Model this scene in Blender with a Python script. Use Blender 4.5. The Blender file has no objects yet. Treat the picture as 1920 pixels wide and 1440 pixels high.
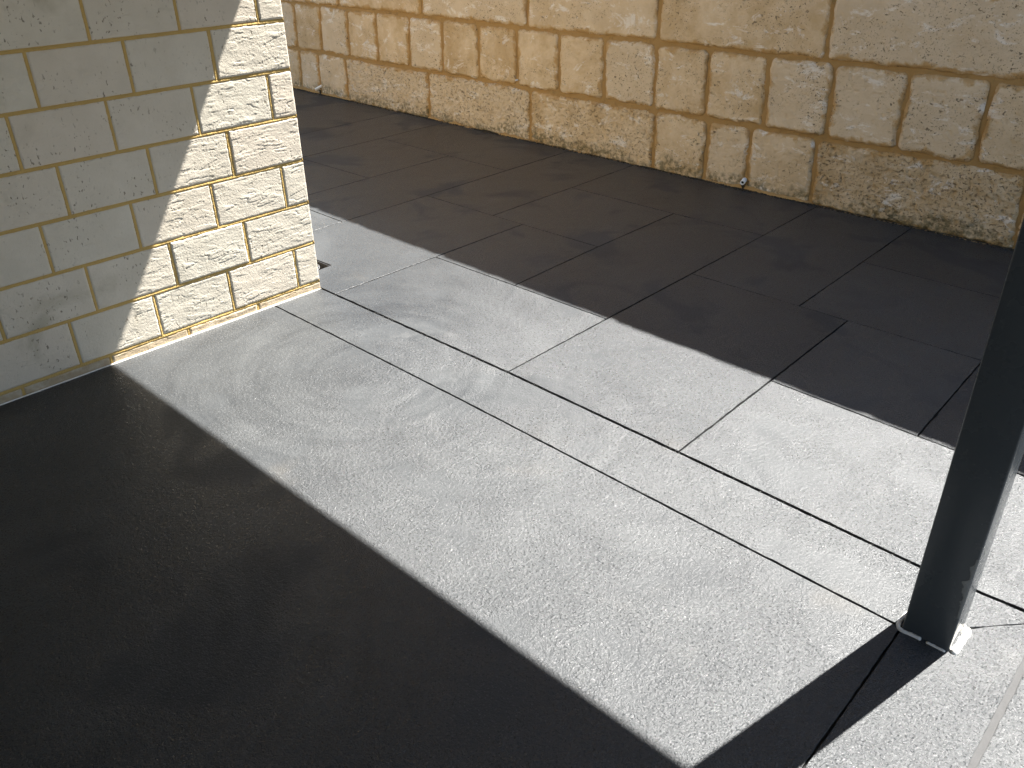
import bpy, math, random
import numpy as np
from mathutils import Matrix, Vector

S = bpy.context.scene
COL = S.collection

# ------------------------------------------------------------------ camera
cam_d = bpy.data.cameras.new('camera')
cam = bpy.data.objects.new('camera', cam_d)
COL.objects.link(cam)
CAM_R = ((0.73146139, 0.6817105, -0.01533075),
         (0.3284655, -0.37196119, -0.86819081),
         (-0.59755724, 0.63001244, -0.49599363))
CAM_C = (2.9395, -1.8989, 1.4437)
m = Matrix.Identity(4)
for i in range(3):
    m[i][0] = CAM_R[0][i]
    m[i][1] = -CAM_R[1][i]
    m[i][2] = -CAM_R[2][i]
    m[i][3] = CAM_C[i]
cam.matrix_world = m
cam_d.sensor_width = 36.0
cam_d.lens = 1578.06 / 1920 * 36
cam_d.clip_start = 0.02
cam_d.clip_end = 1000
S.camera = cam

# ------------------------------------------------------------------ light
SUN = Vector((0.222, 1.0, 1.52)).normalized()        # towards the sun
world = bpy.data.worlds.new('World')
S.world = world
world.use_nodes = True
wn = world.node_tree.nodes
bg = wn['Background']
sky = wn.new('ShaderNodeTexSky')
sky.sky_type = 'NISHITA'
sky.sun_disc = False
sky.sun_elevation = math.asin(SUN.z)
sky.sun_rotation = math.atan2(SUN.x, SUN.y)
sky.air_density = 1.0
sky.dust_density = 1.0
world.node_tree.links.new(sky.outputs[0], bg.inputs[0])
bg.inputs[1].default_value = 0.05
sun_d = bpy.data.lights.new('sun', 'SUN')
sun_d.energy = 5.0
sun_d.angle = math.radians(0.45)
sun_d.color = (1.0, 0.97, 0.925)
sun = bpy.data.objects.new('sun', sun_d)
COL.objects.link(sun)
sun.rotation_euler = SUN.to_track_quat('Z', 'Y').to_euler()
sun.location = (1.0, 5.0, 8.0)
vs = S.view_settings
S.display_settings.display_device = 'sRGB'
vs.view_transform = 'Standard'
vs.look = 'None'
vs.gamma = 1.0
vs.use_curve_mapping = False
vs.exposure = 2.52
S.cycles.use_denoising = True
S.cycles.denoising_prefilter = 'NONE'
S.cycles.use_adaptive_sampling = False
S.cycles.max_bounces = 8
S.cycles.diffuse_bounces = 5
S.cycles.sample_clamp_indirect = 8.0

# ------------------------------------------------------------------ helpers
_rng = np.random.RandomState(7)
_perm = _rng.permutation(4096)
_ang = _rng.rand(4096) * 2 * np.pi
_gx, _gy = np.cos(_ang), np.sin(_ang)


def perlin(x, y, seed=0):
    x = np.asarray(x, float) + seed * 17.31
    y = np.asarray(y, float) + seed * 5.77
    xi, yi = np.floor(x).astype(int), np.floor(y).astype(int)
    xf, yf = x - xi, y - yi

    def g(ix, iy, dx, dy):
        h = _perm[(_perm[(ix + seed * 101) & 4095] + iy) & 4095]
        return _gx[h] * dx + _gy[h] * dy
    u = xf * xf * xf * (xf * (xf * 6 - 15) + 10)
    v = yf * yf * yf * (yf * (yf * 6 - 15) + 10)
    a = g(xi, yi, xf, yf)
    b = g(xi + 1, yi, xf - 1, yf)
    c = g(xi, yi + 1, xf, yf - 1)
    d = g(xi + 1, yi + 1, xf - 1, yf - 1)
    return ((a + (b - a) * u) * (1 - v) + (c + (d - c) * u) * v) * 1.5


def fbm(x, y, seed=0, octs=4):
    r, a = 0, 1.0
    for o in range(octs):
        r = r + a * perlin(x * 2 ** o, y * 2 ** o, seed + o * 3)
        a *= 0.5
    return r


def smooth(e0, e1, x):
    t = np.clip((x - e0) / (e1 - e0), 0, 1)
    return t * t * (3 - 2 * t)


def link(name, mesh, mat=None, parent=None, loc=None, smooth_shade=False):
    o = bpy.data.objects.new(name, mesh)
    COL.objects.link(o)
    if mat is not None and mesh is not None and not mesh.materials:
        mesh.materials.append(mat)
    if parent is not None:
        o.parent = parent
    if loc is not None:
        o.location = loc
    return o


def mesh_from(name, v, f, mat=None, shade_smooth=False):
    me = bpy.data.meshes.new(name)
    me.from_pydata([tuple(map(float, p)) for p in v], [], [tuple(map(int, q)) for q in f])
    me.update()
    if mat is not None:
        me.materials.append(mat)
    if shade_smooth:
        me.polygons.foreach_set('use_smooth', [True] * len(me.polygons))
    return me


def empty(name, loc=(0, 0, 0), rz=0.0):
    o = bpy.data.objects.new(name, None)
    o.empty_display_size = 0.2
    COL.objects.link(o)
    o.location = loc
    o.rotation_euler = (0, 0, rz)
    return o


def tag(o, label=None, cat=None, group=None, kind=None):
    if label:
        o['label'] = label
    if cat:
        o['category'] = cat
    if group:
        o['group'] = group
    if kind:
        o['kind'] = kind
    return o


def box_vf(x0, x1, y0, y1, z0, z1, off=0):
    v = [(x0, y0, z0), (x1, y0, z0), (x1, y1, z0), (x0, y1, z0), (x0, y0, z1), (x1, y0, z1), (x1, y1, z1), (x0, y1, z1)]
    f = [(0, 3, 2, 1), (4, 5, 6, 7), (0, 1, 5, 4), (1, 2, 6, 5), (2, 3, 7, 6), (3, 0, 4, 7)]
    return v, [tuple(i + off for i in q) for q in f]


def box(name, x0, x1, y0, y1, z0, z1, mat, parent=None, bevel=0.0):
    v, f = box_vf(x0, x1, y0, y1, z0, z1)
    me = mesh_from(name, v, f, mat)
    o = link(name, me, None, parent)
    if bevel:
        b = o.modifiers.new('bevel', 'BEVEL')
        b.width = bevel
        b.segments = 2
    return o


# ------------------------------------------------------------------ materials
class NT:
    def __init__(self, name):
        self.m = bpy.data.materials.new(name)
        self.m.use_nodes = True
        self.t = self.m.node_tree
        self.n = self.t.nodes
        self.b = self.n['Principled BSDF']

    def add(self, typ, **kw):
        n = self.n.new(typ)
        for k, v in kw.items():
            setattr(n, k, v)
        return n

    def put(self, sock, val):
        if hasattr(val, 'is_output') or isinstance(val, bpy.types.NodeSocket):
            self.t.links.new(val, sock)
        elif isinstance(val, (tuple, list)) and len(val) == 3 and sock.type == 'RGBA':
            sock.default_value = (*val, 1)
        else:
            sock.default_value = val

    def math(self, op, a, b=0.0, c=None, clamp=False):
        n = self.add('ShaderNodeMath', operation=op, use_clamp=clamp)
        self.put(n.inputs[0], a)
        self.put(n.inputs[1], b)
        if c is not None:
            self.put(n.inputs[2], c)
        return n.outputs[0]

    def vmath(self, op, a, b=(0, 0, 0)):
        n = self.add('ShaderNodeVectorMath', operation=op)
        self.put(n.inputs[0], a)
        if op == 'SCALE':
            self.put(n.inputs['Scale'], b)
        else:
            self.put(n.inputs[1], b)
        return n.outputs['Value'] if op in ('LENGTH', 'DOT_PRODUCT', 'DISTANCE') else n.outputs[0]

    def noise(self, vec, scale, detail=4.0, rough=0.5, dist=0.0, w=None):
        n = self.add('ShaderNodeTexNoise')
        if w is not None:
            n.noise_dimensions = '4D'
            self.put(n.inputs['W'], w)
        self.put(n.inputs['Vector'], vec)
        n.inputs['Scale'].default_value = scale
        n.inputs['Detail'].default_value = detail
        n.inputs['Roughness'].default_value = rough
        n.inputs['Distortion'].default_value = dist
        return n.outputs['Fac']

    def ramp(self, x, a, b, va=0.0, vb=1.0, kind='SMOOTHSTEP'):
        n = self.add('ShaderNodeMapRange', interpolation_type=kind)
        self.put(n.inputs[0], x)
        n.inputs[1].default_value = a
        n.inputs[2].default_value = b
        n.inputs[3].default_value = va
        n.inputs[4].default_value = vb
        return n.outputs[0]

    def mix(self, fac, a, b, blend='MIX'):
        n = self.add('ShaderNodeMix', data_type='RGBA', blend_type=blend)
        self.put(n.inputs['Factor'], fac)
        self.put(n.inputs[6], a)
        self.put(n.inputs[7], b)
        return n.outputs[2]

    def scale(self, vec, s):
        n = self.add('ShaderNodeMapping')
        self.put(n.inputs['Vector'], vec)
        n.inputs['Scale'].default_value = s
        return n.outputs[0]

    def bump(self, h, dist, strength=1.0, normal=None):
        n = self.add('ShaderNodeBump')
        n.inputs['Strength'].default_value = strength
        n.inputs['Distance'].default_value = dist
        self.put(n.inputs['Height'], h)
        if normal is not None:
            self.put(n.inputs['Normal'], normal)
        return n.outputs[0]

    def pos(self):
        return self.add('ShaderNodeNewGeometry').outputs['Position']

    def obj(self):
        return self.add('ShaderNodeTexCoord').outputs['Object']

    def rand(self):
        return self.add('ShaderNodeObjectInfo').outputs['Random']

    def attr(self, name):
        return self.add('ShaderNodeAttribute', attribute_name=name).outputs['Fac']

    def set(self, **kw):
        for k, v in kw.items():
            self.put(self.b.inputs[k.replace('_', ' ')], v)
        return self.m


def swirl(t, p, scale, shift, rf):
    """hand-trowel arcs: streaks that circle round scattered centres"""
    q = t.vmath('ADD', p, shift)
    vn = t.add('ShaderNodeTexVoronoi', feature='F1')
    t.put(vn.inputs['Vector'], t.scale(q, (1, 1, 0)))
    vn.inputs['Scale'].default_value = scale
    d = t.vmath('SUBTRACT', t.scale(q, (1, 1, 0)), vn.outputs['Position'])
    r = t.vmath('LENGTH', d)
    sp = t.add('ShaderNodeSeparateXYZ')
    t.put(sp.inputs[0], d)
    cosv = t.math('DIVIDE', sp.outputs[0], t.math('ADD', r, 0.02))
    sinv = t.math('DIVIDE', sp.outputs[1], t.math('ADD', r, 0.02))
    cm = t.add('ShaderNodeCombineXYZ')
    t.put(cm.inputs[0], t.math('MULTIPLY', cosv, 0.8))
    t.put(cm.inputs[1], t.math('MULTIPLY', sinv, 0.8))
    t.put(cm.inputs[2], t.math('MULTIPLY', r, rf))
    n = t.noise(cm.outputs[0], 1.0, 3.0, 0.62, 0.15)
    e = t.add('ShaderNodeTexVoronoi', feature='DISTANCE_TO_EDGE')
    t.put(e.inputs['Vector'], t.scale(q, (1, 1, 0)))
    e.inputs['Scale'].default_value = scale
    mask = t.ramp(e.outputs['Distance'], 0.02, 0.22)
    mask = t.math('MULTIPLY', mask, t.ramp(r, 0.02, 0.14))
    return t.math('MULTIPLY', t.math('SUBTRACT', n, 0.5), mask)


def arcs(t, p, centre, rf, r0, r1, seed):
    """one trowel sweep: streaks round a given centre, fading between two radii"""
    d = t.vmath('SUBTRACT', t.scale(p, (1, 1, 0)), (centre[0], centre[1], 0))
    r = t.vmath('LENGTH', d)
    sp = t.add('ShaderNodeSeparateXYZ')
    t.put(sp.inputs[0], d)
    cm = t.add('ShaderNodeCombineXYZ')
    rr = t.math('ADD', r, 0.02)
    t.put(cm.inputs[0], t.math('MULTIPLY', t.math('DIVIDE', sp.outputs[0], rr), 0.9))
    t.put(cm.inputs[1], t.math('MULTIPLY', t.math('DIVIDE', sp.outputs[1], rr), 0.9))
    t.put(cm.inputs[2], t.math('ADD', t.math('MULTIPLY', r, rf), seed))
    n = t.noise(cm.outputs[0], 1.0, 4.0, 0.65, 0.1)
    mask = t.math('MULTIPLY', t.ramp(r, 0.04, 0.2), t.ramp(r, r1 * 0.55, r1, 1.0, 0.0))
    return t.math('MULTIPLY', t.math('SUBTRACT', n, 0.5), mask)


def mat_concrete():
    t = NT('sealed_concrete')
    p = t.pos()
    sw = swirl(t, p, 1.1, (3.37, 1.18, 0), 13)
    sw = t.math('MULTIPLY', sw, 0.45)
    for cx_, cy_, rf_, r1_ in ((0.733, -0.323, 21, 0.85), (1.348, -0.299, 24, 0.7), (1.889, -0.198, 20, 0.65), (1.3, -1.6, 17, 0.9)):
        sw = t.math('ADD', sw, arcs(t, p, (cx_, cy_), rf_, 0.05, r1_, rf_ * 1.7 + r1_))
    sw = t.math('ADD', sw, t.math('MULTIPLY', arcs(t, p, (0.620, -0.330), 6.5, 0.1, 1.25, 3.3), 1.1))
    blot = t.noise(p, 1.6, 5, 0.55, 0.4)
    blot2 = t.noise(p, 5.5, 4, 0.6, 0.2)
    grain = t.noise(p, 250, 2.5, 0.6)
    coarse = t.noise(p, 95, 2.0, 0.5)
    fine = t.noise(p, 520, 1.5, 0.5)
    rnd = t.rand()
    f = t.math('ADD', t.math('MULTIPLY', t.math('SUBTRACT', blot, 0.5), 0.8), 0.42)
    f = t.math('ADD', f, t.math('MULTIPLY', t.math('SUBTRACT', blot2, 0.5), 0.5))
    f = t.math('ADD', f, t.math('MULTIPLY', sw, 1.15))
    f = t.math('ADD', f, t.math('MULTIPLY', t.math('SUBTRACT', rnd, 0.5), 0.34))
    f = t.math('ADD', f, t.math('MULTIPLY', t.math('SUBTRACT', grain, 0.5), 0.9), clamp=True)
    col = t.mix(f, (0.0195, 0.0219, 0.0243), (0.0568, 0.0600, 0.0614))
    # pale scuffs left by the float
    sc = t.ramp(t.noise(p, 2.3, 6, 0.62, 1.2), 0.62, 0.80)
    col = t.mix(t.math('MULTIPLY', sc, 0.30), col, (0.14, 0.138, 0.134))
    # faint warm stains
    ws = t.ramp(t.noise(t.vmath('ADD', p, (4, 9, 0)), 1.9, 5, 0.6, 0.5), 0.60, 0.78)
    col = t.mix(t.math('MULTIPLY', ws, 0.30), col, (0.085, 0.074, 0.058))
    # pale flecks: sealer glitter painted into the base colour
    glitter = t.ramp(t.noise(t.vmath('ADD', p, (7, 3, 2)), 190, 1.0, 0.5), 0.62, 0.70)
    col = t.mix(t.math('MULTIPLY', glitter, 0.4), col, (0.17, 0.17, 0.168))
    # patches where the sealer dried flat: fewer, softer bumps
    flat = t.ramp(t.noise(p, 2.6, 3, 0.5, 0.5), 0.52, 0.66)
    rough = t.math('ADD', t.math('MULTIPLY', flat, 0.13), 0.38)
    # single glassy grains in the sealer
    gl = t.ramp(t.noise(t.vmath('ADD', p, (2, 5, 1)), 165, 1.0, 0.5), 0.58, 0.66)
    gl = t.math('MULTIPLY', gl, t.math('SUBTRACT', 1.0, t.math('MULTIPLY', flat, 0.8)))
    rough = t.math('SUBTRACT', rough, t.math('MULTIPLY', gl, 0.31))
    h = t.math('ADD', grain, t.math('MULTIPLY', fine, 0.25))
    h = t.math('ADD', h, t.math('MULTIPLY', coarse, 1.0))
    h = t.math('MULTIPLY', h, t.math('SUBTRACT', 1.0, t.math('MULTIPLY', flat, 0.35)))
    # hand-trowelled smoother towards the block wall
    sx = t.add('ShaderNodeSeparateXYZ')
    t.put(sx.inputs[0], p)
    h = t.math('MULTIPLY', h, t.ramp(t.math('ADD', sx.outputs[0], t.math('MULTIPLY', blot, 0.5)), 0.1, 1.9, 0.42, 1.0))
    h = t.math('ADD', h, t.math('MULTIPLY', sw, 0.16))
    nb = t.bump(h, 0.0034)
    nb = t.bump(t.noise(p, 7, 3, 0.5), 0.006, 0.6, nb)
    return t.set(Base_Color=col, Roughness=rough, Normal=nb, Specular_IOR_Level=t.ramp(flat, 0.0, 1.0, 0.45, 0.36))


def mat_simple(name, col, rough=0.6, bump=None, var=0.0, metallic=0.0):
    t = NT(name)
    p = t.pos()
    c = col
    if var:
        n = t.noise(p, 35, 5, 0.6)
        c = t.mix(n, tuple(x * (1 - var) for x in col), tuple(min(1, x * (1 + var)) for x in col))
    kw = dict(Base_Color=c, Roughness=rough, Metallic=metallic)
    if bump:
        kw['Normal'] = t.bump(t.noise(p, bump[0], 4, 0.6), bump[1])
    return t.set(**kw)


def mat_brick():
    t = NT('cream_block')
    p = t.pos()
    r = t.rand()
    n1 = t.noise(p, 9, 5, 0.6)
    col = t.mix(n1, (0.475, 0.435, 0.35), (0.65, 0.605, 0.51))
    col = t.mix(t.math('MULTIPLY', r, 0.35), col, (0.60, 0.50, 0.40))
    # greenish grime in soft patches
    g = t.ramp(t.noise(p, 3.2, 5, 0.6, 0.6), 0.58, 0.78)
    col = t.mix(t.math('MULTIPLY', g, 0.55), col, (0.25, 0.225, 0.15))
    # pinholes
    pits = t.ramp(t.noise(t.scale(p, (1, 1, 0.6)), 88, 2.5, 0.55), 0.61, 0.68)
    pm = t.ramp(t.noise(p, 6, 2, 0.5), 0.42, 0.6)
    pits = t.math('MULTIPLY', pits, pm)
    col = t.mix(t.math('MULTIPLY', pits, 0.75), col, (0.13, 0.11, 0.08))
    scr = t.ramp(t.noise(t.scale(p, (20, 22, 90)), 1, 3, 0.6), 0.66, 0.74)
    col = t.mix(t.math('MULTIPLY', scr, 0.25), col, (0.34, 0.31, 0.25))
    # splash-stained foot
    sz = t.add('ShaderNodeSeparateXYZ')
    t.put(sz.inputs[0], p)
    ft = t.math('SUBTRACT', t.math('ADD', 0.022, t.math('MULTIPLY', t.noise(p, 9, 5, 0.65), 0.03)), sz.outputs[2])
    ft = t.math('MULTIPLY', t.ramp(ft, -0.008, 0.008), t.ramp(t.noise(p, 24, 4, 0.6), 0.25, 0.6, 0.35, 1.0))
    col = t.mix(t.math('MULTIPLY', ft, 0.8), col, (0.34, 0.255, 0.15))
    h = t.math('SUBTRACT', t.noise(p, 240, 3, 0.65), t.math('MULTIPLY', pits, 0.8))
    return t.set(Base_Color=col, Roughness=0.9, Normal=t.bump(h, 0.0012, 0.8), Specular_IOR_Level=0.25)


def mat_limestone(rough_split=False):
    t = NT('rough_limestone' if rough_split else 'limestone')
    p = t.pos()
    r = t.rand()
    e = t.attr('edge')
    n1 = t.ramp(t.noise(p, 5, 6, 0.66, 0.3), 0.30, 0.70)
    col = t.mix(n1, (0.50, 0.352, 0.182), (0.735, 0.59, 0.40))
    col = t.mix(t.math('MULTIPLY', r, 0.5), col, (0.64, 0.48, 0.29))
    col = t.mix(t.ramp(r, 0.55, 0.85, 0.0, 0.45), col, (0.65, 0.55, 0.41))
    col = t.mix(t.ramp(r, 0.0, 0.22, 0.45, 0.0), col, (0.44, 0.31, 0.165))
    # pink-white chalk patches
    ch = t.ramp(t.noise(t.scale(p, (1, 1, 1.9)), 6.5, 7, 0.76, 0.6), 0.545, 0.64)
    col = t.mix(t.math('MULTIPLY', ch, 0.8), col, (0.80, 0.74, 0.65))
    # ochre mortar smeared over the margins
    sm = t.math('ADD', e, t.math('MULTIPLY', t.math('SUBTRACT', t.noise(p, 11, 5, 0.65, 0.4), 0.46), 0.16))
    sm = t.ramp(sm, 0.004, 0.030, 1.0, 0.0)
    col = t.mix(t.math('MULTIPLY', sm, 0.8), col, (0.46, 0.275, 0.095))
    # dark pits
    sc = 66 if rough_split else 56
    pv = t.scale(p, (0.85, 0.85, 1.25))
    pits = t.ramp(t.noise(pv, sc, 3.5, 0.62, 0.4), 0.575 if rough_split else 0.62, 0.65 if rough_split else 0.69)
    pm = t.ramp(t.noise(p, 4.6, 3, 0.55, 0.5), 0.30 if rough_split else 0.40, 0.56)
    pits = t.math('MULTIPLY', pits, pm)
    p2 = t.ramp(t.noise(t.vmath('ADD', p, (3, 1, 7)), 125, 2.5, 0.6), 0.62, 0.70)
    pits = t.math('MAXIMUM', pits, t.math('MULTIPLY', t.math('MULTIPLY', p2, pm), 0.8))
    col = t.mix(t.math('MULTIPLY', pits, 0.62 if rough_split else 0.78), col, (0.115, 0.085, 0.05))
    # moss and splash stains with ragged tops, on some stretches of the foot
    sp = t.add('ShaderNodeSeparateXYZ')
    t.put(sp.inputs[0], p)
    st = t.math('SUBTRACT', t.math('MULTIPLY', t.noise(t.scale(p, (1, 1, 0.5)), 3.4, 5, 0.65), 0.42), t.math('MULTIPLY', sp.outputs[2], 1.25))
    st = t.ramp(st, 0.08, 0.17)
    st = t.math('MULTIPLY', st, t.ramp(t.noise(p, 38, 4, 0.6), 0.36, 0.62))
    col = t.mix(t.math('MULTIPLY', st, 0.75), col, (0.12, 0.105, 0.05))
    h = t.math('SUBTRACT', t.math('MULTIPLY', t.noise(p, 130, 4, 0.65), 0.55), pits)
    h = t.math('ADD', h, t.math('MULTIPLY', sm, 0.4))
    return t.set(Base_Color=col, Roughness=0.92, Normal=t.bump(h, 0.006 if rough_split else 0.0045), Specular_IOR_Level=0.2)


def mat_mortar(name, c0, c1, moss=0.0):
    t = NT(name)
    p = t.pos()
    n = t.noise(p, 14, 5, 0.65)
    col = t.mix(n, c0, c1)
    if moss:
        d = t.ramp(t.noise(p, 16, 5, 0.65), 0.56, 0.70)
        col = t.mix(t.math('MULTIPLY', d, moss), col, (0.10, 0.08, 0.04))
    h = t.math('ADD', t.noise(p, 160, 4, 0.6), t.math('MULTIPLY', t.noise(p, 22, 3, 0.5), 1.2))
    return t.set(Base_Color=col, Roughness=0.93, Normal=t.bump(h, 0.0026), Specular_IOR_Level=0.2)


def mat_post():
    t = NT('charcoal_paint')
    p = t.pos()
    dust = t.ramp(t.noise(p, 70, 3, 0.6), 0.68, 0.74)
    col = t.mix(t.math('MULTIPLY', dust, 0.35), (0.050, 0.058, 0.063), (0.12, 0.092, 0.09))
    return t.set(Base_Color=col, Roughness=t.math('ADD', t.math('MULTIPLY', t.noise(p, 12, 4, 0.6), 0.14), 0.20),
                 Normal=t.bump(t.noise(p, 320, 2, 0.5), 0.00012), Specular_IOR_Level=0.5)


M_conc = mat_concrete()
M_joint = mat_simple('joint_grime', (0.012, 0.012, 0.012), 0.9, (90, 0.003), 0.3)
M_brick = mat_brick()
M_bmortar = mat_mortar('yellow_mortar', (0.41, 0.275, 0.095), (0.53, 0.37, 0.135))
M_stone = mat_limestone(False)
M_rstone = mat_limestone(True)
M_smortar = mat_mortar('ochre_mortar', (0.33, 0.20, 0.072), (0.43, 0.275, 0.115), 0.35)
M_post = mat_post()
M_seal = mat_simple('white_sealant', (0.74, 0.72, 0.66), 0.55, (120, 0.002), 0.08)
M_gseal = mat_simple('grey_sealant', (0.042, 0.042, 0.042), 0.85, (120, 0.002), 0.25)
M_pvc = mat_simple('white_pvc', (0.78, 0.77, 0.74), 0.35, None, 0.05)
M_black = mat_simple('black_plastic', (0.02, 0.02, 0.021), 0.5)
M_steel = mat_simple('galvanised_steel', (0.16, 0.162, 0.165), 0.5, (60, 0.0005), 0.2, 0.5)
M_dirt_and_slot_shade = mat_simple('dirt', (0.045, 0.036, 0.022), 0.95, (180, 0.004), 0.5)
M_ground = mat_simple('bare_soil', (0.20, 0.16, 0.11), 0.95, (25, 0.02), 0.3)
M_ceil = mat_simple('ceiling_board', (0.30, 0.30, 0.295), 0.7)
M_roof = mat_simple('roof_steel', (0.10, 0.105, 0.11), 0.5)
M_render = mat_simple('rendered_wall', (0.20, 0.19, 0.175), 0.9, (80, 0.003), 0.15)
M_overs = mat_simple('dried_sealer', (0.16, 0.165, 0.16), 0.5, (200, 0.002), 0.3)

# ------------------------------------------------------------------ ground
g = 300
me = mesh_from('ground', [(-g, -g, -0.16), (g, -g, -0.16), (g, g, -0.16), (-g, g, -0.16)], [(0, 1, 2, 3)], M_ground)
tag(link('ground', me), kind='structure')

# ------------------------------------------------------------------ patio floor, cut into panels
DX0, DX1, DY1 = -0.37, -0.185, 0.190     # hole for the drain by the wall corner
bxs = [-6.5, DX0 - 0.004, DX1 + 0.016, 6.5]
bys = [-5.6, -0.004, DY1 + 0.005, 2.9]
v = [(x, y, z) for z in (-0.011, -0.15) for y in bys for x in bxs]
f = []
for a in range(3):
    for b in range(3):
        if (a, b) == (1, 1):
            continue
        q = b * 4 + a
        f.append((q, q + 1, q + 5, q + 4))
        f.append((q + 16, q + 20, q + 21, q + 17))
ob = [0, 1, 2, 3, 7, 11, 15, 14, 13, 12, 8, 4]
for k in range(12):
    a, b = ob[k], ob[(k + 1) % 12]
    f.append((a, a + 16, b + 16, b))
patio = link('patio_floor', mesh_from('patio_floor', v, f, M_joint))
tag(patio, kind='structure')


def interp(pts):
    xs = [a for a, _ in pts]
    ys = [b for _, b in pts]
    return lambda x: float(np.interp(x, xs, ys))


A1 = interp([(-0.3, -0.232), (0.039, -0.239), (0.961, -0.25), (1.591, -0.269), (2.616, -0.294), (2.8, -0.299)])
A2 = interp([(-1.2, 0.03), (0.0, 0.0), (0.47, -0.005), (1.145, -0.013), (1.86, -0.036), (2.588, -0.063), (2.701, -0.059), (2.875, -0.052), (6, 0.0)])
A5 = interp([(-3, 0.66), (-0.951, 0.612), (0.116, 0.580), (0.636, 0.574), (1.12, 0.566), (1.86, 0.543), (2.357, 0.525), (6, 0.42)])
WALL = lambda x: 2.56 - 0.033 * x
J = 0.0028
prng = random.Random(3)


def panel(pts, gaps=None, jag=0.0009):
    """pts counter-clockwise; gaps[i] = half joint width on edge i (pts[i] -> pts[i+1])"""
    n = len(pts)
    gaps = gaps or [J] * n
    P = [Vector((a, b)) for a, b in pts]

    def inset(extra):
        out = []
        for i in range(n):
            a, b, c = P[i - 1], P[i], P[(i + 1) % n]
            d0, d1 = (b - a).normalized(), (c - b).normalized()
            n0, n1 = Vector((-d0.y, d0.x)), Vector((-d1.y, d1.x))
            g0, g1 = gaps[i - 1] + extra, gaps[i] + extra
            den = d0.x * d1.y - d0.y * d1.x
            if abs(den) < 0.05:
                out.append(b + n1 * g1)
                continue
            p0, p1 = b + n0 * g0, b + n1 * g1
            w = p1 - p0
            s = (w.x * d1.y - w.y * d1.x) / den
            out.append(p0 + d0 * s)
        return out
    lo, hi = inset(0.0), inset(0.0007)
    L0, L1 = [], []
    for i in range(n):
        a0, b0, a1, b1 = lo[i], lo[(i + 1) % n], hi[i], hi[(i + 1) % n]
        k = max(1, int((b0 - a0).length / 0.022))
        for s in range(k):
            w = s / k
            dd = (b0 - a0).normalized()
            nn = Vector((-dd.y, dd.x))
            q = 0 if s == 0 else prng.uniform(-jag, jag)
            if s and prng.random() < 0.05:
                q += prng.uniform(0.0005, 0.002)
            L0.append(a0.lerp(b0, w) + nn * q)
            L1.append(a1.lerp(b1, w) + nn * q)
    N = len(L0)
    v = [(p.x, p.y, -0.05) for p in L0] + [(p.x, p.y, -0.0007) for p in L0] + [(p.x, p.y, 0.0) for p in L1]
    f = []
    for i in range(N):
        j = (i + 1) % N
        f.append((i, j, N + j, N + i))
        f.append((N + i, N + j, 2 * N + j, 2 * N + i))
    f.append(tuple(range(2 * N, 3 * N)))
    me = mesh_from('concrete_panel', v, f, M_conc)
    me.materials.append(M_joint)
    for i in range(N):
        me.polygons[2 * i].material_index = 1
    return link('concrete_panel', me, None, patio)


def along(fn, x0, x1, extra=()):
    xs = sorted([x for x in (x0, x1, *extra) if min(x0, x1) <= x <= max(x0, x1)], reverse=x0 > x1)
    return [(x, fn(x)) for x in xs]


KN = (0.47, 1.145, 1.86, 2.588)
W2 = 0.0054      # half width of the main control joint
W1J = 0.0033
XB = 2.626
# near slab under the roof (left of the post), strip between the two long joints
lo = [(0.0, -5.5), (XB, -5.5)]
top = along(A1, XB, 0.0, KN)
panel(lo + top, [J, 0.0026] + [W1J] * (len(top) - 1) + [J])
bot = along(A1, 0.0, 2.68, KN)
top = along(A2, 2.68, 0.0, KN)
panel(bot + top, [W1J] * (len(bot) - 1) + [0.001] + [W2] * (len(top) - 1) + [J])
# right of the post
panel([(XB, -5.5), (2.862, -5.5), (2.862, -0.06), (2.70, -0.236), (2.68, -0.256), (2.68, A1(2.68)), (XB, A1(XB))],
      [J, 0.007, 0.0012, 0.0012, 0.001, 0.001, 0.0026])
panel([(2.68, -0.256), (2.70, -0.236), (2.862, -0.06), (2.862, A2(2.862)), (2.68, A2(2.68))], [0.0012, 0.0012, J, W2, 0.001])
panel([(2.862, -5.5), (6.4, -5.5), (6.4, A2(6)), (2.862, A2(2.862))], [J, J, W2, 0.007])
# beyond the main joint: random ashlar of saw-cut panels
panel([(-0.645, 0.0), (DX0, 0.0), (DX0, DY1), (DX1, DY1 + 0.003), (DX1 + 0.012, 0.0), (0.0, 0.0), (0.1, A2(0.1)), (0.105, 1.19), (-0.645, 1.2)],
      [J, 0.001, 0.001, 0.001, J, W2, J, J, J])
bot = along(A2, 0.1, 1.13, KN)
top = along(A5, 1.125, 0.105, (0.636,))
panel(bot + top, [W2] * (len(bot) - 1) + [J] + [J] * (len(top) - 1) + [J])
panel([(0.105, A5(0.105)), (0.618, A5(0.618)), (0.602, 1.185), (0.105, 1.19)])
panel([(0.618, A5(0.618)), (1.125, A5(1.125)), (1.122, 1.839), (0.60, 1.838), (0.602, 1.185)], [J, 0.0026, J, J, J])
bot = along(A2, 1.13, 1.857, KN)
panel(bot + [(1.847, 1.177), (1.125, 1.189)], [W2] * (len(bot) - 1) + [J, J, 0.0026])
bot = along(A2, 1.857, 3.6, KN + (2.701, 2.875))
top = along(A5, 3.6, 1.854, (2.357,))
panel(bot + top, [W2] * (len(bot) - 1) + [J] + [J] * (len(top) - 1) + [J])
panel([(1.854, A5(1.854)), (2.357, A5(2.357)), (2.346, 1.170), (1.847, 1.177)])
panel([(2.357, A5(2.357)), (3.3, A5(3.3)), (3.3, 1.755), (2.341, 1.787), (2.346, 1.170)])
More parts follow.
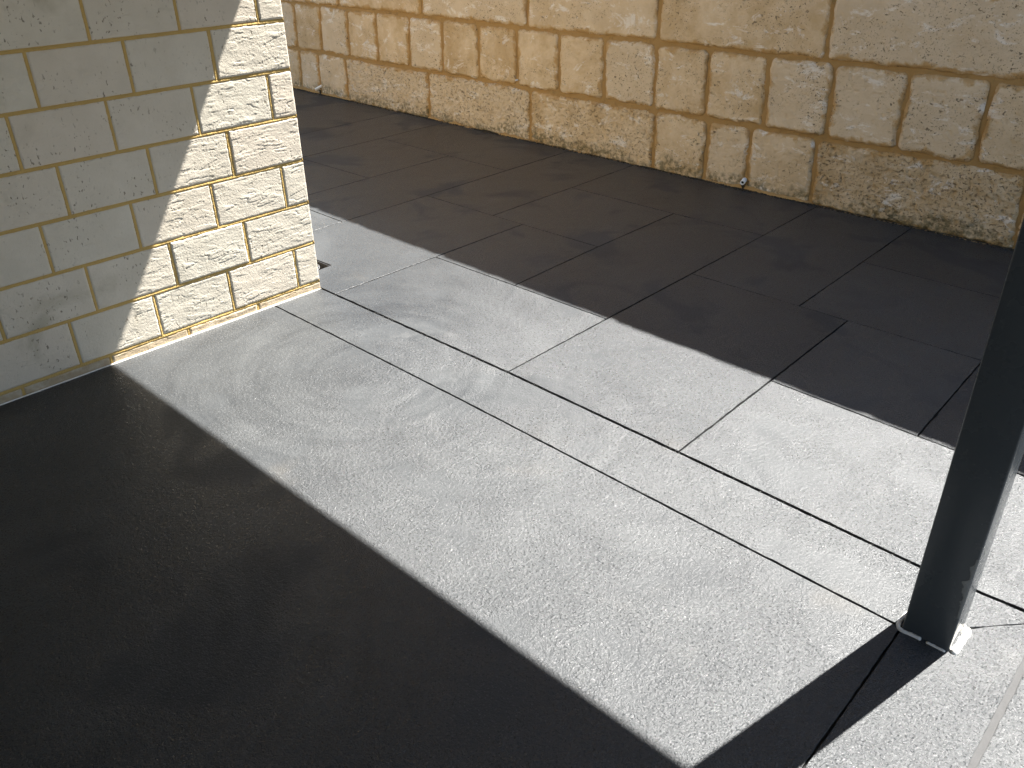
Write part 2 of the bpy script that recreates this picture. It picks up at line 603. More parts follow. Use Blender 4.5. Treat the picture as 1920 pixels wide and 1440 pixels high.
panel([(3.6, A2(3.6)), (6.4, A2(6.4)), (6.4, 1.2), (3.3, 1.3), (3.3, A5(3.3)), (3.6, A5(3.6))])
panel([(3.3, 1.3), (6.4, 1.2), (6.4, WALL(6.4)), (3.3, WALL(3.3))])
panel([(1.125, 1.189), (1.641, 1.178), (1.626, WALL(1.63)), (1.117, WALL(1.12))], [J, J, J, 0.0026])
panel([(1.641, 1.178), (2.346, 1.170), (2.341, 1.787), (1.633, 1.811)])
panel([(1.633, 1.811), (2.341, 1.787), (3.3, 1.755), (3.3, WALL(3.3)), (1.626, WALL(1.63))])
panel([(-0.111, 1.853), (0.60, 1.838), (1.122, 1.839), (1.117, WALL(1.12)), (-0.123, WALL(-0.12))], [J, J, 0.0026, J, J])
panel([(-0.111, 1.192), (0.105, 1.190), (0.602, 1.185), (0.60, 1.838), (-0.111, 1.853)])
panel([(-0.645, 1.2), (-0.111, 1.192), (-0.111, 1.853), (-0.123, WALL(-0.12)), (-0.655, WALL(-0.65))])
panel([(-1.18, A5(-1.18)), (-0.645, A5(-0.645)), (-0.645, 1.2), (-0.652, 1.868), (-1.187, 1.885)])
panel([(-1.18, 0.0), (-0.645, 0.0), (-0.645, A5(-0.645)), (-1.18, A5(-1.18))])
panel([(-1.915, 1.905), (-1.187, 1.885), (-0.652, 1.868), (-0.655, WALL(-0.65)), (-1.93, WALL(-1.93))])
panel([(-1.91, 1.213), (-1.183, 1.211), (-1.187, 1.885), (-1.915, 1.905)])
panel([(-1.91, 0.0), (-1.18, 0.0), (-1.183, 1.211), (-1.91, 1.213)])
panel([(-2.46, 0.0), (-1.91, 0.0), (-1.915, 1.905), (-1.93, WALL(-1.93)), (-2.47, WALL(-2.47))])
panel([(-6.4, 0.0), (-2.46, 0.0), (-2.47, WALL(-2.47)), (-6.4, WALL(-6.4))])
# filler in the wide joint right of the post
box('joint_filler', 2.8545, 2.8695, -5.4, -0.055, -0.02, -0.0026, M_gseal, patio)

# ------------------------------------------------------------------ cream block wall
bw = empty('block_wall', (0, 0, 0))
tag(bw, 'cream textured block wall with yellow mortar, half in sun, at left of the paving', 'wall')
ZB, PH, PL = 0.0357, 0.174, 0.3073
BH, BL, BD = PH - 0.0105, PL - 0.0105, 0.0945
WTOP = 2.5
box('mortar', -0.088, -0.0042, -4.9, -0.0042, -0.1, WTOP, M_bmortar, bw)
box('mortar', -3.4, -0.0885, -0.088, -0.0042, -0.1, WTOP, M_bmortar, bw)


def brick_surface(u, v, W, H, seed):
    """relief of the wrinkled block face, u along, v up (m); returns height (m)"""
    wz = v + 0.010 * perlin(u * 7, v * 9, seed) + 0.004 * perlin(u * 22, v * 22, seed + 5)
    wu = u + 0.02 * perlin(u * 5, v * 12, seed + 2)
    h = np.zeros_like(u)
    # overlapping torn ledges: sawtooth in height along warped bands, fading in and out
    for k, (fz, fu, amp) in enumerate(((36, 6.5, 0.0013), (62, 11.0, 0.0010), (105, 18.0, 0.0006))):
        n = perlin(wu * fu, wz * fz, seed + 11 * k + 3)
        fold = np.clip(1 - np.abs(n) / 0.06, 0, 1) ** 1.2
        gate = smooth(-0.12, 0.28, perlin(u * 11, v * 17, seed + 31 + k))
        step = smooth(-0.07, 0.07, n)
        h += amp * (0.35 * step - 0.95 * fold) * gate
    h += 0.0005 * fbm(u * 12, v * 20, seed + 50, 4)
    h += 0.00035 * perlin(u * 150, v * 190, seed + 60)
    # chipped, softened arrises
    d = np.minimum(np.minimum(u, W - u), np.minimum(v, H - v))
    d = d - 0.0016 * (1 + fbm(u * 45, v * 45, seed + 70, 3))
    h -= 0.0024 * (1 - smooth(0.0, 0.0030, d)) ** 1.6
    return h


def flat_brick(W, H, D, seed, res=0.0026):
    nu, nv = int(W / res), int(H / res)
    U, V = np.meshgrid(np.linspace(0, W, nu), np.linspace(0, H, nv), indexing='ij')
    h = brick_surface(U, V, W, H, seed)
    vx = np.stack([h, U - W / 2, V], -1).reshape(-1, 3)
    ids = np.arange(nu * nv).reshape(nu, nv)
    f = np.stack([ids[:-1, :-1], ids[1:, :-1], ids[1:, 1:], ids[:-1, 1:]], -1).reshape(-1, 4)
    return skirt(vx, f, ids, lambda p: (-D, p[1], p[2]))


def skirt(vx, f, ids, back):
    loop = list(ids[:, 0]) + list(ids[-1, 1:]) + list(ids[-2::-1, -1]) + list(ids[0, -2:0:-1])
    n0 = len(vx)
    bk = np.array([back(vx[i]) for i in loop])
    v = np.concatenate([vx, bk])
    L = len(loop)
    fs = [tuple(q) for q in f]
    for i in range(L):
        j = (i + 1) % L
        fs.append((loop[j], loop[i], n0 + i, n0 + j))
    fs.append(tuple(n0 + i for i in range(L - 1, -1, -1)))
    return v, fs


def corner_brick(LY, LX, H, seed, res=0.0026):
    """block at the corner: LY along -y on the front (x=0) face, LX along -x on the end (y=0) face"""
    R = 0.004
    tot = LY + LX
    nu, nv = int(tot / res), int(H / res)
    U, V = np.meshgrid(np.linspace(0, tot, nu), np.linspace(0, H, nv), indexing='ij')
    h = brick_surface(U, V, tot, H, seed)
    s = U - LY
    a = np.clip((s + R) / (2 * R), 0, 1) * (np.pi / 2)
    bx = np.where(s < -R, 0.0, np.where(s > R, -(s), -R + R * np.cos(a)))
    by = np.where(s < -R, s, np.where(s > R, 0.0, -R + R * np.sin(a)))
    nx, ny = np.cos(a), np.sin(a)
    vx = np.stack([bx + h * nx, by + h * ny, V], -1).reshape(-1, 3)
    ids = np.arange(nu * nv).reshape(nu, nv)
    f = np.stack([ids[:-1, :-1], ids[1:, :-1], ids[1:, 1:], ids[:-1, 1:]], -1).reshape(-1, 4)
    return skirt(vx, f, ids, lambda p: (max(-LX, -0.09) if p[0] > -0.05 and p[1] < -0.02 else min(p[0], -0.02), min(p[1], -0.02) if p[1] < -0.02 else -0.06, p[2]))


def brick_mesh(vf):
    return mesh_from('brick', vf[0], vf[1], M_brick, True)


flats = [brick_mesh(flat_brick(BL, BH, 0.09, 100 + 7 * k)) for k in range(9)]
corn_s = [brick_mesh(corner_brick(BL + 0.005, BD, BH, 300 + 9 * k)) for k in range(4)]
corn_h = [brick_mesh(corner_brick(BD + 0.005, BL, BH, 400 + 9 * k)) for k in range(4)]
brng = random.Random(11)
for c in range(-1, 14):
    z = ZB + c * PH + 0.005
    stretch = (c % 2 == 1)
    jx = lambda: brng.uniform(-0.0012, 0.0012)
    pick = lambda: flats[(brng.randrange(len(flats)))]
    last = None
    if stretch:
        o = link('brick', corn_s[(c // 2) % 4], None, bw, (jx() * 0.5, 0, z))
        y = -0.31 - PL / 2
    else:
        o = link('brick', corn_h[(c // 2) % 4], None, bw, (jx() * 0.5, 0, z))
        y = -0.105 - PL / 2
    while y > -4.8:
        me = pick()
        while me is last:
            me = pick()
        last = me
        o = link('brick', me, None, bw, (jx(), y, z))
        y -= PL
    x = (-0.105 if stretch else -0.31) - PL / 2
    while x > -1.7:
        o = link('brick', pick(), None, bw, (x, jx(), z))
        o.rotation_euler = (0, 0, math.pi / 2)
        x -= PL


# weather-struck joints: each strip is pressed in at the top (or right) and left nearly flush below
mv, mf = [], []
mrng = np.random.RandomState(9)


def joint_strip(a, b, across, hi, lo, wid, tx):
    """a, b: ends in face coordinates (s, z); tx maps (s, z, depth) to the world"""
    a, b, ac = Vector(a), Vector(b), Vector(across)
    n = max(2, int((b - a).length / 0.012))
    o0 = len(mv)
    sd = mrng.rand() * 90
    for i in range(n + 1):
        w = i / n
        c = a.lerp(b, w)
        j1, j2, j3 = (float(q) * 0.5 for q in (perlin(np.array(w * n * 0.23 + sd), np.array(0.2)), perlin(np.array(w * n * 0.31 + sd), np.array(5.2)), perlin(np.array(w * n * 0.9 + sd), np.array(9.2))))
        for e_, dp in ((wid, -0.0042 - 0.0006), (wid * 0.8, lo), (0.0, (hi + lo) / 2 + 0.0006), (-wid * 0.8, hi), (-wid, hi - 0.0016)):
            q = c + ac * (e_ * (1 + 0.25 * j2))
            mv.append(tx(q.x, q.y, dp + 0.0014 * j1 + 0.0008 * j3))
    for i in range(n):
        for k in range(4):
            mf.append((o0 + i * 5 + k, o0 + i * 5 + k + 1, o0 + (i + 1) * 5 + k + 1, o0 + (i + 1) * 5 + k))


front = lambda s_, z_, d_: (d_, s_, z_)
end = lambda s_, z_, d_: (s_, d_, z_)
for c in range(0, 14):
    zb = ZB + c * PH
    joint_strip((-0.0, zb), (-2.4, zb), (0, 1), -0.0004, -0.0036, 0.0072, front)
    joint_strip((0.0, zb), (-1.0, zb), (0, 1), -0.0006, -0.0036, 0.0072, end)
for c in range(-1, 13):
    z0_, z1_ = ZB + c * PH + 0.003, ZB + (c + 1) * PH - 0.003
    y = -0.31 + 0.0007 if c % 2 == 1 else -0.105 + 0.0007
    while y > -2.4:
        joint_strip((y, z0_), (y, z1_), (1, 0), -0.0009, -0.0046, 0.0070, front)
        y -= PL
link('joint_mortar', mesh_from('joint_mortar', mv, mf, M_bmortar, True), None, bw)

# white sealant bead along the foot of the wall
def ribbon(pts, w, hgt, seed, segs=5, wob=0.3, side=None):
    """half-round bead along a list of (x, y) points"""
    v, f = [], []
    P = [Vector(p) for p in pts]
    if len(P) < 60:                                   # round off the corners of short beads
        for _ in range(2):
            Q = [P[0]]
            for a_, b_ in zip(P[:-1], P[1:]):
                Q += [a_.lerp(b_, 0.25), a_.lerp(b_, 0.75)]
            P = Q + [P[-1]]
    n = len(P)
    for i in range(n):
        d = (P[min(i + 1, n - 1)] - P[max(i - 1, 0)]).normalized()
        nn = Vector((-d.y, d.x))
        tp = 0.3 if i in (0, n - 1) else (0.75 if i in (1, n - 2) else 1.0)
        ww = w * tp * (1 + wob * float(perlin(np.array(i * 0.31), np.array(0.4), seed)))
        for k in range(segs + 1):
            a = math.pi * k / segs
            q = P[i] + nn * (ww * math.cos(a))
            v.append((q.x, q.y, hgt * tp * math.sin(a) * (1 + 0.3 * float(perlin(np.array(i * 0.5), np.array(k * 0.7), seed + 4))) - 0.001))
    S1 = segs + 1
    for i in range(n - 1):
        for k in range(segs):
            f.append((i * S1 + k, i * S1 + k + 1, (i + 1) * S1 + k + 1, (i + 1) * S1 + k))
    f.append(tuple(range(S1)))
    f.append(tuple((n - 1) * S1 + k for k in range(segs, -1, -1)))
    return v, f


pts = [(0.0045, -4.6 + 0.02 * i) for i in range(231)]
v, f = ribbon(pts, 0.0034, 0.0042, 2)
link('sealant_bead', mesh_from('sealant_bead', v, f, M_seal, True), None, bw)

# ------------------------------------------------------------------ limestone retaining wall
ROT = math.atan(-0.033)
lw = empty('limestone_wall', (0, 2.485, 0), ROT)
tag(lw, 'tall shaded limestone block retaining wall with ochre mortar behind the paving', 'wall')
X0, X1 = -6.3, 6.3
HT = 2.86
# mortar bed, slightly uneven
nu, nv = 420, 96
U, V = np.meshgrid(np.linspace(X0, X1, nu), np.linspace(-0.12, HT - 0.02, nv), indexing='ij')
Y = 0.0145 - 0.004 * fbm(U * 8, V * 8, 5, 3)
ids = np.arange(nu * nv).reshape(nu, nv)
f = np.stack([ids[:-1, :-1], ids[1:, :-1], ids[1:, 1:], ids[:-1, 1:]], -1).reshape(-1, 4)
v, fs = skirt(np.stack([U, Y, V], -1).reshape(-1, 3), f, ids, lambda p: (p[0], 0.33, p[2]))
link('mortar', mesh_from('mortar', v, fs, M_smortar, True), None, lw)


def stone_mesh(corners, seed, rough=False, res=0.0065, depth=0.3):
    """corners: bl, br, tr, tl in (u, z) of the wall face"""
    bl, br, tr, tl = [np.array(c, float) for c in corners]
    W = np.linalg.norm(br - bl)
    H = np.linalg.norm(tl - bl)
    nu, nv = max(6, int(W / res)), max(6, int(H / res))
    s, t = np.meshgrid(np.linspace(0, 1, nu), np.linspace(0, 1, nv), indexing='ij')
    P = (bl[None, None] * ((1 - s) * (1 - t))[..., None] + br * (s * (1 - t))[..., None] + tr * (s * t)[..., None] + tl * ((1 - s) * t)[..., None])
    a, b = s * W, t * H
    # ragged outline: push the points near the border in and out, round the corners
    d = np.minimum(np.minimum(a, W - a), np.minimum(b, H - b))
    amp = 0.0078 if not rough else 0.008
    fall = np.exp(-d / 0.02)
    wu = amp * (fbm(a * 9, b * 9, seed + 1, 5)) * fall
    wv = amp * (fbm(a * 9, b * 9, seed + 2, 5)) * fall
    cr = 0.022
    dx = np.minimum(a, W - a)
    dz = np.minimum(b, H - b)
    cc = np.clip(1 - np.hypot(dx, dz) / cr, 0, 1)
    pull = 0.008 * cc
    sx = np.sign(W / 2 - a)
    sz = np.sign(H / 2 - b)
    u = P[..., 0] + wu + pull * sx
    z = P[..., 1] + wv + pull * sz
    h = 0.0028 * fbm(a * 4, b * 5, seed + 3, 4)
    if rough:
        h = h + 0.0040 * fbm(a * 22, b * 26, seed + 4, 4) + 0.003 * perlin(a * 55, b * 60, seed + 9)
        h -= 0.006 * smooth(0.25, 0.6, fbm(a * 30, b * 36, seed + 6, 3))
    else:
        h = h + 0.0013 * fbm(a * 20, b * 20, seed + 4, 4)
        h -= 0.004 * smooth(0.38, 0.7, fbm(a * 38, b * 44, seed + 6, 2))
    de = d - 0.006 * (0.6 + fbm(a * 14, b * 14, seed + 7, 4))
    h -= 0.011 * (1 - smooth(-0.002, 0.014, de)) ** 1.5
    vx = np.stack([u, -h, z], -1).reshape(-1, 3)
    ids = np.arange(nu * nv).reshape(nu, nv)
    f = np.stack([ids[:-1, :-1], ids[1:, :-1], ids[1:, 1:], ids[:-1, 1:]], -1).reshape(-1, 4)
    vv, fs = skirt(vx, f, ids, lambda p: (p[0], depth, p[2]))
    me = mesh_from('stone_block', vv, fs, M_rstone if rough else M_stone, True)
    at = me.attributes.new('edge', 'FLOAT', 'POINT')
    e = np.concatenate([d.ravel(), np.zeros(len(vv) - nu * nv)]).astype(np.float32)
    at.data.foreach_set('value', e)
    return me


ca = 1 / math.cos(ROT)
UU = lambda x: x * ca          # plan x -> distance along the wall
srng = random.Random(5)
MB = 0.011                     # half mortar


def course(xs, z0, z1, roughs=(), seed0=0, res=0.0065):
    """xs: list of (x_bottom, x_top) joint positions"""
    for i in range(len(xs) - 1):
        (b0, t0), (b1, t1) = xs[i], xs[i + 1]
        j = lambda: srng.uniform(-0.004, 0.004)
        gl, gr = MB + srng.uniform(-0.003, 0.004), MB + srng.uniform(-0.003, 0.004)
        cs = [(UU(b0) + gl + j(), z0 + MB + j()), (UU(b1) - gr + j(), z0 + MB + j()), (UU(t1) - gr + j(), z1 - MB + j()), (UU(t0) + gl + j(), z1 - MB + j())]
        me = stone_mesh(cs, seed0 + i * 5, i in roughs, res)
        o = link('stone_block', me, None, lw, (0, srng.uniform(-0.002, 0.003), 0))


c1 = [(-6.25, -6.25), (-5.25, -5.25), (-4.3, -4.3), (-3.907, -3.877), (-3.608, -3.585), (-3.197, -3.185), (-2.119, -2.109), (-1.047, -1.045), (0.008, 0.002),
      (0.384, 0.385), (0.666, 0.663), (1.061, 1.047), (2.092, 2.062), (3.12, 3.10), (4.15, 4.15), (5.2, 5.2), (6.25, 6.25)]
course(c1, -0.02, 0.349, (5, 6, 7, 11, 12, 13), 10)
c2 = [(-6.25, -6.25), (-5.85, -5.85), (-5.45, -5.45), (-5.05, -5.05), (-4.66, -4.66), (-4.27, -4.27), (-3.89, -3.875), (-3.502, -3.477), (-3.114, -3.091), (-2.719, -2.708), (-2.327, -2.298), (-1.941, -1.922), (-1.546, -1.538),
      (-1.163, -1.162), (-0.782, -0.783), (-0.401, -0.410), (-0.018, -0.017), (0.352, 0.342), (0.722, 0.710), (1.089, 1.078), (1.463, 1.455), (1.828, 1.822), (2.205, 2.20),
      (2.58, 2.575), (2.96, 2.955), (3.34, 3.34), (3.72, 3.72), (4.1, 4.1), (4.5, 4.5), (4.9, 4.9), (5.35, 5.35), (5.8, 5.8), (6.25, 6.25)]
course(c2, 0.349, 0.727, (), 200)
c3 = [(-6.25, -6.25), (-5.28, -5.28), (-4.235, -4.235), (-3.19, -3.185), (-2.141, -2.125), (-1.066, -1.050), (-0.017, -0.016), (1.026, 1.018), (2.07, 2.065), (3.11, 3.11), (4.15, 4.15), (5.2, 5.2), (6.25, 6.25)]
course(c3, 0.727, 1.085, (), 500, 0.008)
# upper courses: above the frame, two shared shapes
tall = [stone_mesh([(0.012, 0.011), (1.030, 0.011), (1.030, 0.344), (0.012, 0.344)], 900 + 9 * k, False, 0.02) for k in range(3)]
for r in range(5):
    z = 1.085 + r * 0.355
    u = -6.25 + (0.0 if r % 2 else 0.52)
    while u < 5.25:
        link('stone_block', tall[srng.randrange(3)], None, lw, (u, 0.0, z))
        u += 1.042

# smeared mortar at the foot
nu = 900
us = np.linspace(X0 + 0.1, X1 - 0.1, nu)
win = lambda a, b: smooth(a, a + 0.12, us) * (1 - smooth(b - 0.1, b, us))
hg = -0.012 + 0.034 * np.maximum(np.maximum(win(0.32, 1.12), win(-4.2, -3.1)), 0.62 * win(-2.2, -0.85))
hg = hg + 0.016 * fbm(us * 5.3, us * 0 + 0.5, 61, 4) + 0.004 * fbm(us * 30, us * 0, 62, 3)
dp = 0.010 + 0.006 * fbm(us * 9, us * 0 + 3.1, 63, 4)
v, f = [], []
for i in range(nu):
    v += [(us[i], 0.05, hg[i] + 0.004), (us[i], -0.001, hg[i]), (us[i], -dp[i] * 0.7, hg[i] * 0.62), (us[i], -dp[i], 0.003), (us[i], -dp[i] - 0.003, -0.02)]
for i in range(nu - 1):
    for k in range(4):
        f.append((i * 5 + k, i * 5 + k + 1, (i + 1) * 5 + k + 1, (i + 1) * 5 + k))
link('base_mortar', mesh_from('base_mortar', v, f, M_smortar, True), None, lw)

# dirt and moss crumbs caught along the foot of the wall
rng = random.Random(21)
v, f = [], []


def blob(x, y, z, r, sq):
    b = len(v)
    rings, seg = 3, 6
    for i in range(rings + 1):
        th = math.pi * i / (rings)
        for k in range(seg):
            ph = 2 * math.pi * k / seg
            rr = r * rng.uniform(0.7, 1.25)
            v.append((x + rr * math.sin(th) * math.cos(ph) * sq, y + rr * math.sin(th) * math.sin(ph), z + rr * math.cos(th) * 0.7))
    for i in range(rings):
        for k in range(seg):
            k2 = (k + 1) % seg
            f.append((b + i * seg + k, b + (i + 1) * seg + k, b + (i + 1) * seg + k2, b + i * seg + k2))


spots = [-3.907, -3.60, -3.19, -2.119, -1.047, 0.008, 0.384, 0.67, 1.061, 2.09]
for i in range(2600):
    if rng.random() < 0.4:
        u = rng.choice(spots) + rng.gauss(0, 0.04)
    elif rng.random() < 0.25:
        u = rng.gauss(-1.45, 0.07)
    else:
        u = rng.uniform(-4.4, 3.0)
    r = rng.uniform(0.002, 0.0062) * (1.6 if abs(u + 1.45) < 0.06 else 1)
    yy = -0.007 - abs(rng.gauss(0, 0.008))
    blob(u, yy, r * 0.3, r, 1.4)
for u0 in (0.657, -3.601):  # dark blobs drawn in for the shaded open slots under the pipes
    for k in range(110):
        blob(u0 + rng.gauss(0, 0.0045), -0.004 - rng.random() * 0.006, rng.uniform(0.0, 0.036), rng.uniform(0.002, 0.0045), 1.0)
dm = mesh_from('dirt', v, f, M_dirt_and_slot_shade, True)
d = link('dirt', dm, None, None, (0, 2.485, 0))  # also holds the dark blobs for the shaded weep slots
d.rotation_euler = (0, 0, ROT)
tag(d, 'dark crumbs of dirt and moss along the foot of the limestone wall, plus dark blobs added for the shade in the weep slots', 'dirt', kind='stuff')


# grit and chipped crumbs lying in the main joint and along the foot of the block wall
v, f = [], []
for i in range(300):
    if rng.random() < 0.62:
        x = rng.uniform(0.05, 2.6) if rng.random() < 0.5 else rng.choice((0.45, 0.75, 1.25, 1.95, 2.2)) + rng.gauss(0, 0.12)
        if not 0.02 < x < 2.6:
            continue
        off = rng.choice((-1, 1)) * abs(rng.gauss(0, 0.006))
        y, z = A2(x) + off, (-0.002 if abs(off) < W2 else 0.0002)
    else:
        x, y, z = 0.007 + abs(rng.gauss(0, 0.016)), rng.uniform(-1.6, 0.01), 0.0002
    r = rng.uniform(0.0006, 0.0015)
    blob(x, y, z + r * 0.4, r, 1.2)
gm = link('grit', mesh_from('grit', v, f, mat_simple('grit', (0.17, 0.165, 0.155), 0.85, None, 0.4), True))
tag(gm, 'pale grit and crumbs in the paving joint and at the block wall foot', 'grit', kind='stuff')

# ------------------------------------------------------------------ weep pipes in the limestone wall
def tube_vf(r0, r1, L, seg=20):
    v, f = [], []
    for (r, y) in ((r0, 0.12), (r0, -L), (r1, -L), (r1, 0.05)):
        for k in range(seg):
            a = 2 * math.pi * k / seg
            v.append((r * math.cos(a), y, r * math.sin(a)))
    for i in range(3):
        for k in range(seg):
            k2 = (k + 1) % seg
            f.append((i * seg + k, i * seg + k2, (i + 1) * seg + k2, (i + 1) * seg + k))
    f.append(tuple(3 * seg + k for k in range(seg)))
    return v, f


def weep(x, z, r, L, tilt, yaw, label):
    o = empty('weep_pipe', (x, 2.485 - 0.033 * x, z))
    o.rotation_euler = (tilt, 0, yaw)
    v, f = tube_vf(r, r * 0.68, L)
    link('pipe_wall', mesh_from('pipe_wall', v, f, M_pvc, True), None, o)
    seg = 16
    vv = [(r * 0.67 * math.cos(2 * math.pi * k / seg), -L + 0.012, r * 0.67 * math.sin(2 * math.pi * k / seg)) for k in range(seg)]
    link('pipe_bore', mesh_from('pipe_bore', vv, [tuple(range(seg))], M_black), None, o)
    return tag(o, label, 'pipe', 'white weep pipes in the limestone wall')


weep(0.655, 0.047, 0.0135, 0.032, math.radians(6), math.radians(14), 'short white plastic weep pipe with its open end facing out at the wall foot')
weep(-3.603, 0.062, 0.011, 0.05, math.radians(22), math.radians(-18), 'tilted white weep pipe at the wall foot beside the sunlit block corner')
weep(-1.163, 0.392, 0.0055, 0.008, 0, 0, 'tiny white plug in the mortar joint between two square blocks')
# ------------------------------------------------------------------ painted steel post
px0, px1, py0, py1 = 2.627, 2.729, -0.300, -0.198
post = empty('metal_post', ((px0 + px1) / 2, (py0 + py1) / 2, 0))
tag(post, 'square charcoal painted steel post standing on the paving at right', 'post')
cx, cy = (px0 + px1) / 2, (py0 + py1) / 2
R, hw = 0.0045, (px1 - px0) / 2
ring = []
for qx, qy, a0 in ((1, 1, 0), (-1, 1, 90), (-1, -1, 180), (1, -1, 270)):
    for k in range(5):
        a = math.radians(a0 + 90 * k / 4)
        ring.append((qx * (hw - R) + R * math.cos(a), qy * (hw - R) + R * math.sin(a)))
nr = len(ring)
zs = [-0.01, 0.02, 1.2, 2.37]
v = [(a, b, z) for z in zs for a, b in ring]
f = [(i * nr + k, i * nr + (k + 1) % nr, (i + 1) * nr + (k + 1) % nr, (i + 1) * nr + k) for i in range(len(zs) - 1) for k in range(nr)]
me = mesh_from('shaft', v, f, M_post, True)
sh = link('shaft', me, None, post)
# dried sealer smears on the front corner of the shaft
rng2 = random.Random(4)
v, f = [], []
zlist = [0.10 + 0.0035 * i for i in range(48)]
for i, z in enumerate(zlist):
    w = 0.0015 + 0.011 * max(0.0, 0.25 + 0.9 * float(fbm(np.array(i * 0.19), np.array(0.3), 81, 4)))
    w *= min(1, i / 5, (len(zlist) - 1 - i) / 6)
    v += [(hw - 0.0045 - w, -hw - 0.0006, z), (hw - 0.0035, -hw - 0.0008, z), (hw - 0.0008, -hw + 0.0008, z)]
for i in range(len(zlist) - 1):
    for k in range(2):
        f.append((i * 3 + k, i * 3 + k + 1, (i + 1) * 3 + k + 1, (i + 1) * 3 + k))
link('sealer_smear', mesh_from('sealer_smear', v, f, M_overs, True), None, post)


# sealant round the foot: thin bead in front with a break, fat bead on the sunny side
def bead(pts, w, h, seed, mat, wob=0.25):
    v, f = ribbon(pts, w, h, seed, 6, wob)
    link('sealant_bead', mesh_from('sealant_bead', v, f, mat, True), None, post)


e = hw + 0.003
pts = [(-hw - 0.010 + 0.003 * math.cos(a), 0.028 - i * 0.0085) for i, a in enumerate([0] * 6)]
pts = [(-e - 0.003, 0.03), (-e - 0.006, 0.0), (-e - 0.008, -0.022), (-e - 0.0085, -0.038), (-e - 0.004, -0.052), (-hw + 0.004, -e - 0.003), (-hw + 0.018, -e - 0.001), (-0.018, -e), (-0.006, -e)]
bead(pts, 0.0048, 0.007, 3, M_seal)
bead([(0.004, -e), (0.018, -e), (0.032, -e), (0.046, -e)], 0.0036, 0.005, 5, M_seal)
bead([(e + 0.002, -hw + 0.003), (e + 0.006, -hw + 0.014), (e + 0.0075, -0.02), (e + 0.008, 0.0), (e + 0.008, 0.02), (e + 0.007, 0.036), (e + 0.004, 0.047)], 0.0085, 0.009, 8, M_seal)
bead([(-e - 0.001, 0.05), (-0.02, e), (0.02, e), (e, e)], 0.005, 0.006, 9, M_seal)

# ------------------------------------------------------------------ drain by the wall corner
dr = empty('floor_drain', ((DX0 + DX1) / 2, DY1 / 2, 0))
tag(dr, 'dark floor drain with wire grate set beside the block wall corner', 'drain')
cx, cy = (DX0 + DX1) / 2, DY1 / 2
hx, hy = (DX1 - DX0) / 2, DY1 / 2
v, f = [], []
for a in (box_vf(-hx, hx + 0.01, -hy, hy, -0.10, -0.095), box_vf(-hx, -hx + 0.004, -hy, hy, -0.0948, -0.004), box_vf(-hx + 0.0042, hx + 0.008, hy - 0.004, hy - 0.0002, -0.0948, -0.004)):
    o0 = len(v)
    v += a[0]
    f += [tuple(i + o0 for i in q) for q in a[1]]
link('sump', mesh_from('sump', v, f, M_black), None, dr)


def rod(a, b, r, v, f, seg=6):
    a, b = Vector(a), Vector(b)
    d = (b - a).normalized()
    q = d.to_track_quat('Z', 'Y')
    o0 = len(v)
    for p in (a, b):
        for k in range(seg):
            t = 2 * math.pi * k / seg
            v.append(tuple(p + q @ Vector((r * math.cos(t), r * math.sin(t), 0))))
    for k in range(seg):
        k2 = (k + 1) % seg
        f.append((o0 + k, o0 + k2, o0 + seg + k2, o0 + seg + k))


RG, zg = 0.078, -0.012
v, f = [], []
pp = [(RG * math.cos(2 * math.pi * k / 32), RG * math.sin(2 * math.pi * k / 32), zg) for k in range(33)]
for k in range(32):
    rod(pp[k], pp[k + 1], 0.002, v, f)
link('grate_rim', mesh_from('grate_rim', v, f, M_steel, True), None, dr)
v, f = [], []
for k in range(-5, 6):
    q = k * 0.0135
    w = math.sqrt(max(0, RG * RG - q * q))
    if w < 0.012:
        continue
    for ang in (math.radians(38), math.radians(128)):
        ca_, sa_ = math.cos(ang), math.sin(ang)
        rod((q * ca_ - w * sa_, q * sa_ + w * ca_, zg), (q * ca_ + w * sa_, q * sa_ - w * ca_, zg), 0.0013, v, f)
link('grate_wires', mesh_from('grate_wires', v, f, M_steel, True), None, dr)
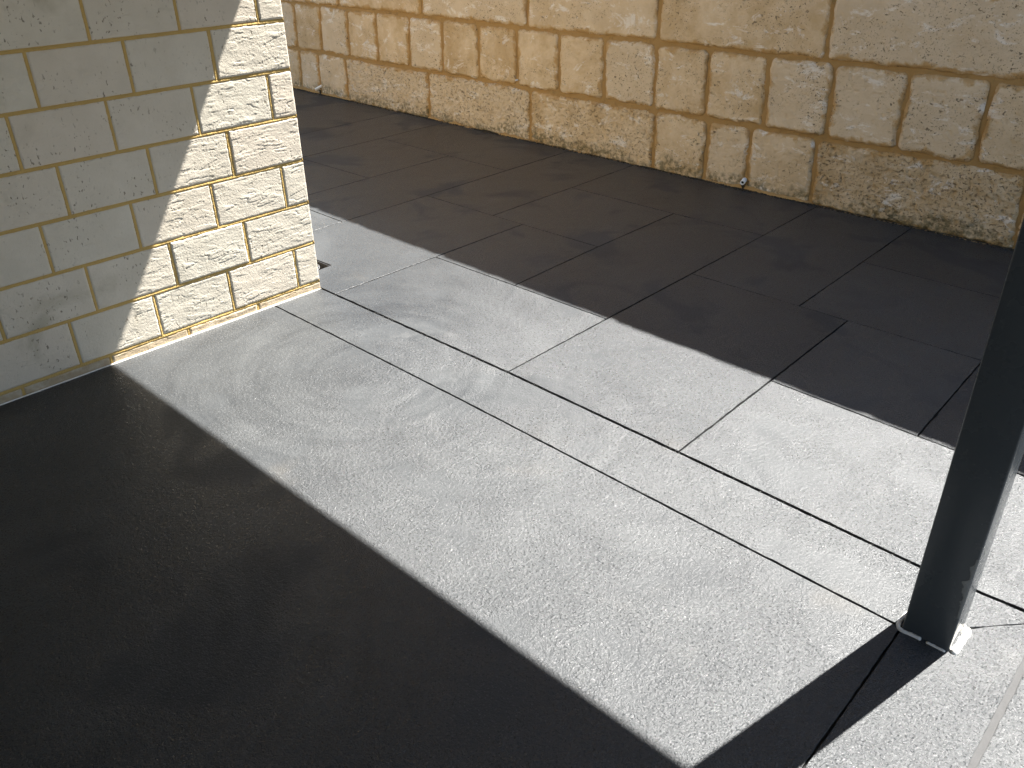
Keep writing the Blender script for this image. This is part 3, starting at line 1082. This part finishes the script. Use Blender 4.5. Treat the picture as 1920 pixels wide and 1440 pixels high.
# cream mortar shoulder left of the grate
v = [(-0.060, 0.088, -0.006), (-0.026, 0.080, -0.006), (-0.044, 0.060, -0.006), (-0.075, 0.066, -0.006)]
v = v + [(a, b, -0.09) for a, b, _ in v]
f = [(3, 2, 1, 0), (0, 1, 5, 4), (1, 2, 6, 5), (2, 3, 7, 6), (3, 0, 4, 7)]
link('mortar_shoulder', mesh_from('mortar_shoulder', v, f, M_brick), None, dr)

# ------------------------------------------------------------------ patio roof and the house behind the camera (out of frame; they shade the near floor)
rf = empty('patio_roof', (1.5, -2.0, 2.4))
tag(rf, 'low dark patio roof on the post, casting the near shadow', 'roof')
EY = -0.925 + 2.42 * (SUN.y / SUN.z)


def rbox(name, x0, x1, y0, y1, z0, z1, mat):
    return box(name, x0 - 1.5, x1 - 1.5, y0 + 2.0, y1 + 2.0, z0 - 2.4, z1 - 2.4, mat, rf)


rbox('ceiling', -3.4, 4.6, -5.4, EY - 0.02, 2.52, 2.535, M_ceil)
rbox('roof_sheet', -3.5, 4.7, -5.5, EY + 0.002, 2.56, 2.60, M_roof)
rbox('gutter', -3.5, 4.7, EY - 0.12, EY, 2.42, 2.555, M_roof)
rbox('beam', 0.0, 4.6, -0.30, -0.20, 2.37, 2.518, M_post)
rw = box('rear_wall', 0.02, 6.0, -5.4, -5.2, -0.1, 2.515, M_render)
tag(rw, 'plain rendered house wall behind the near shaded floor', 'wall')

# made-up two-storey house (out of frame), added to cut the sky light
nh = empty('sky_blocker', (0.0, 5.6, 0.0))
tag(nh, 'unseen two storey house shape added beyond the limestone wall to cut sky light', 'house')
box('blocker_wall', -9, 9, 0, 0.3, -0.1, 6.4, M_render, nh)
box('roof', -9.3, 9.3, -0.25, 6, 6.41, 6.55, M_roof, nh)  # top of the added sky blocker
for wx in (-6, -2.2, 2.0, 5.8):
    fr = box('blocker_window', wx - 0.65, wx + 0.65, -0.05, -0.002, 4.0, 5.2, M_pvc, nh)
    box('blocker_pane', wx - 0.58, wx + 0.58, -0.056, -0.0505, 4.07, 5.13, M_black, fr)
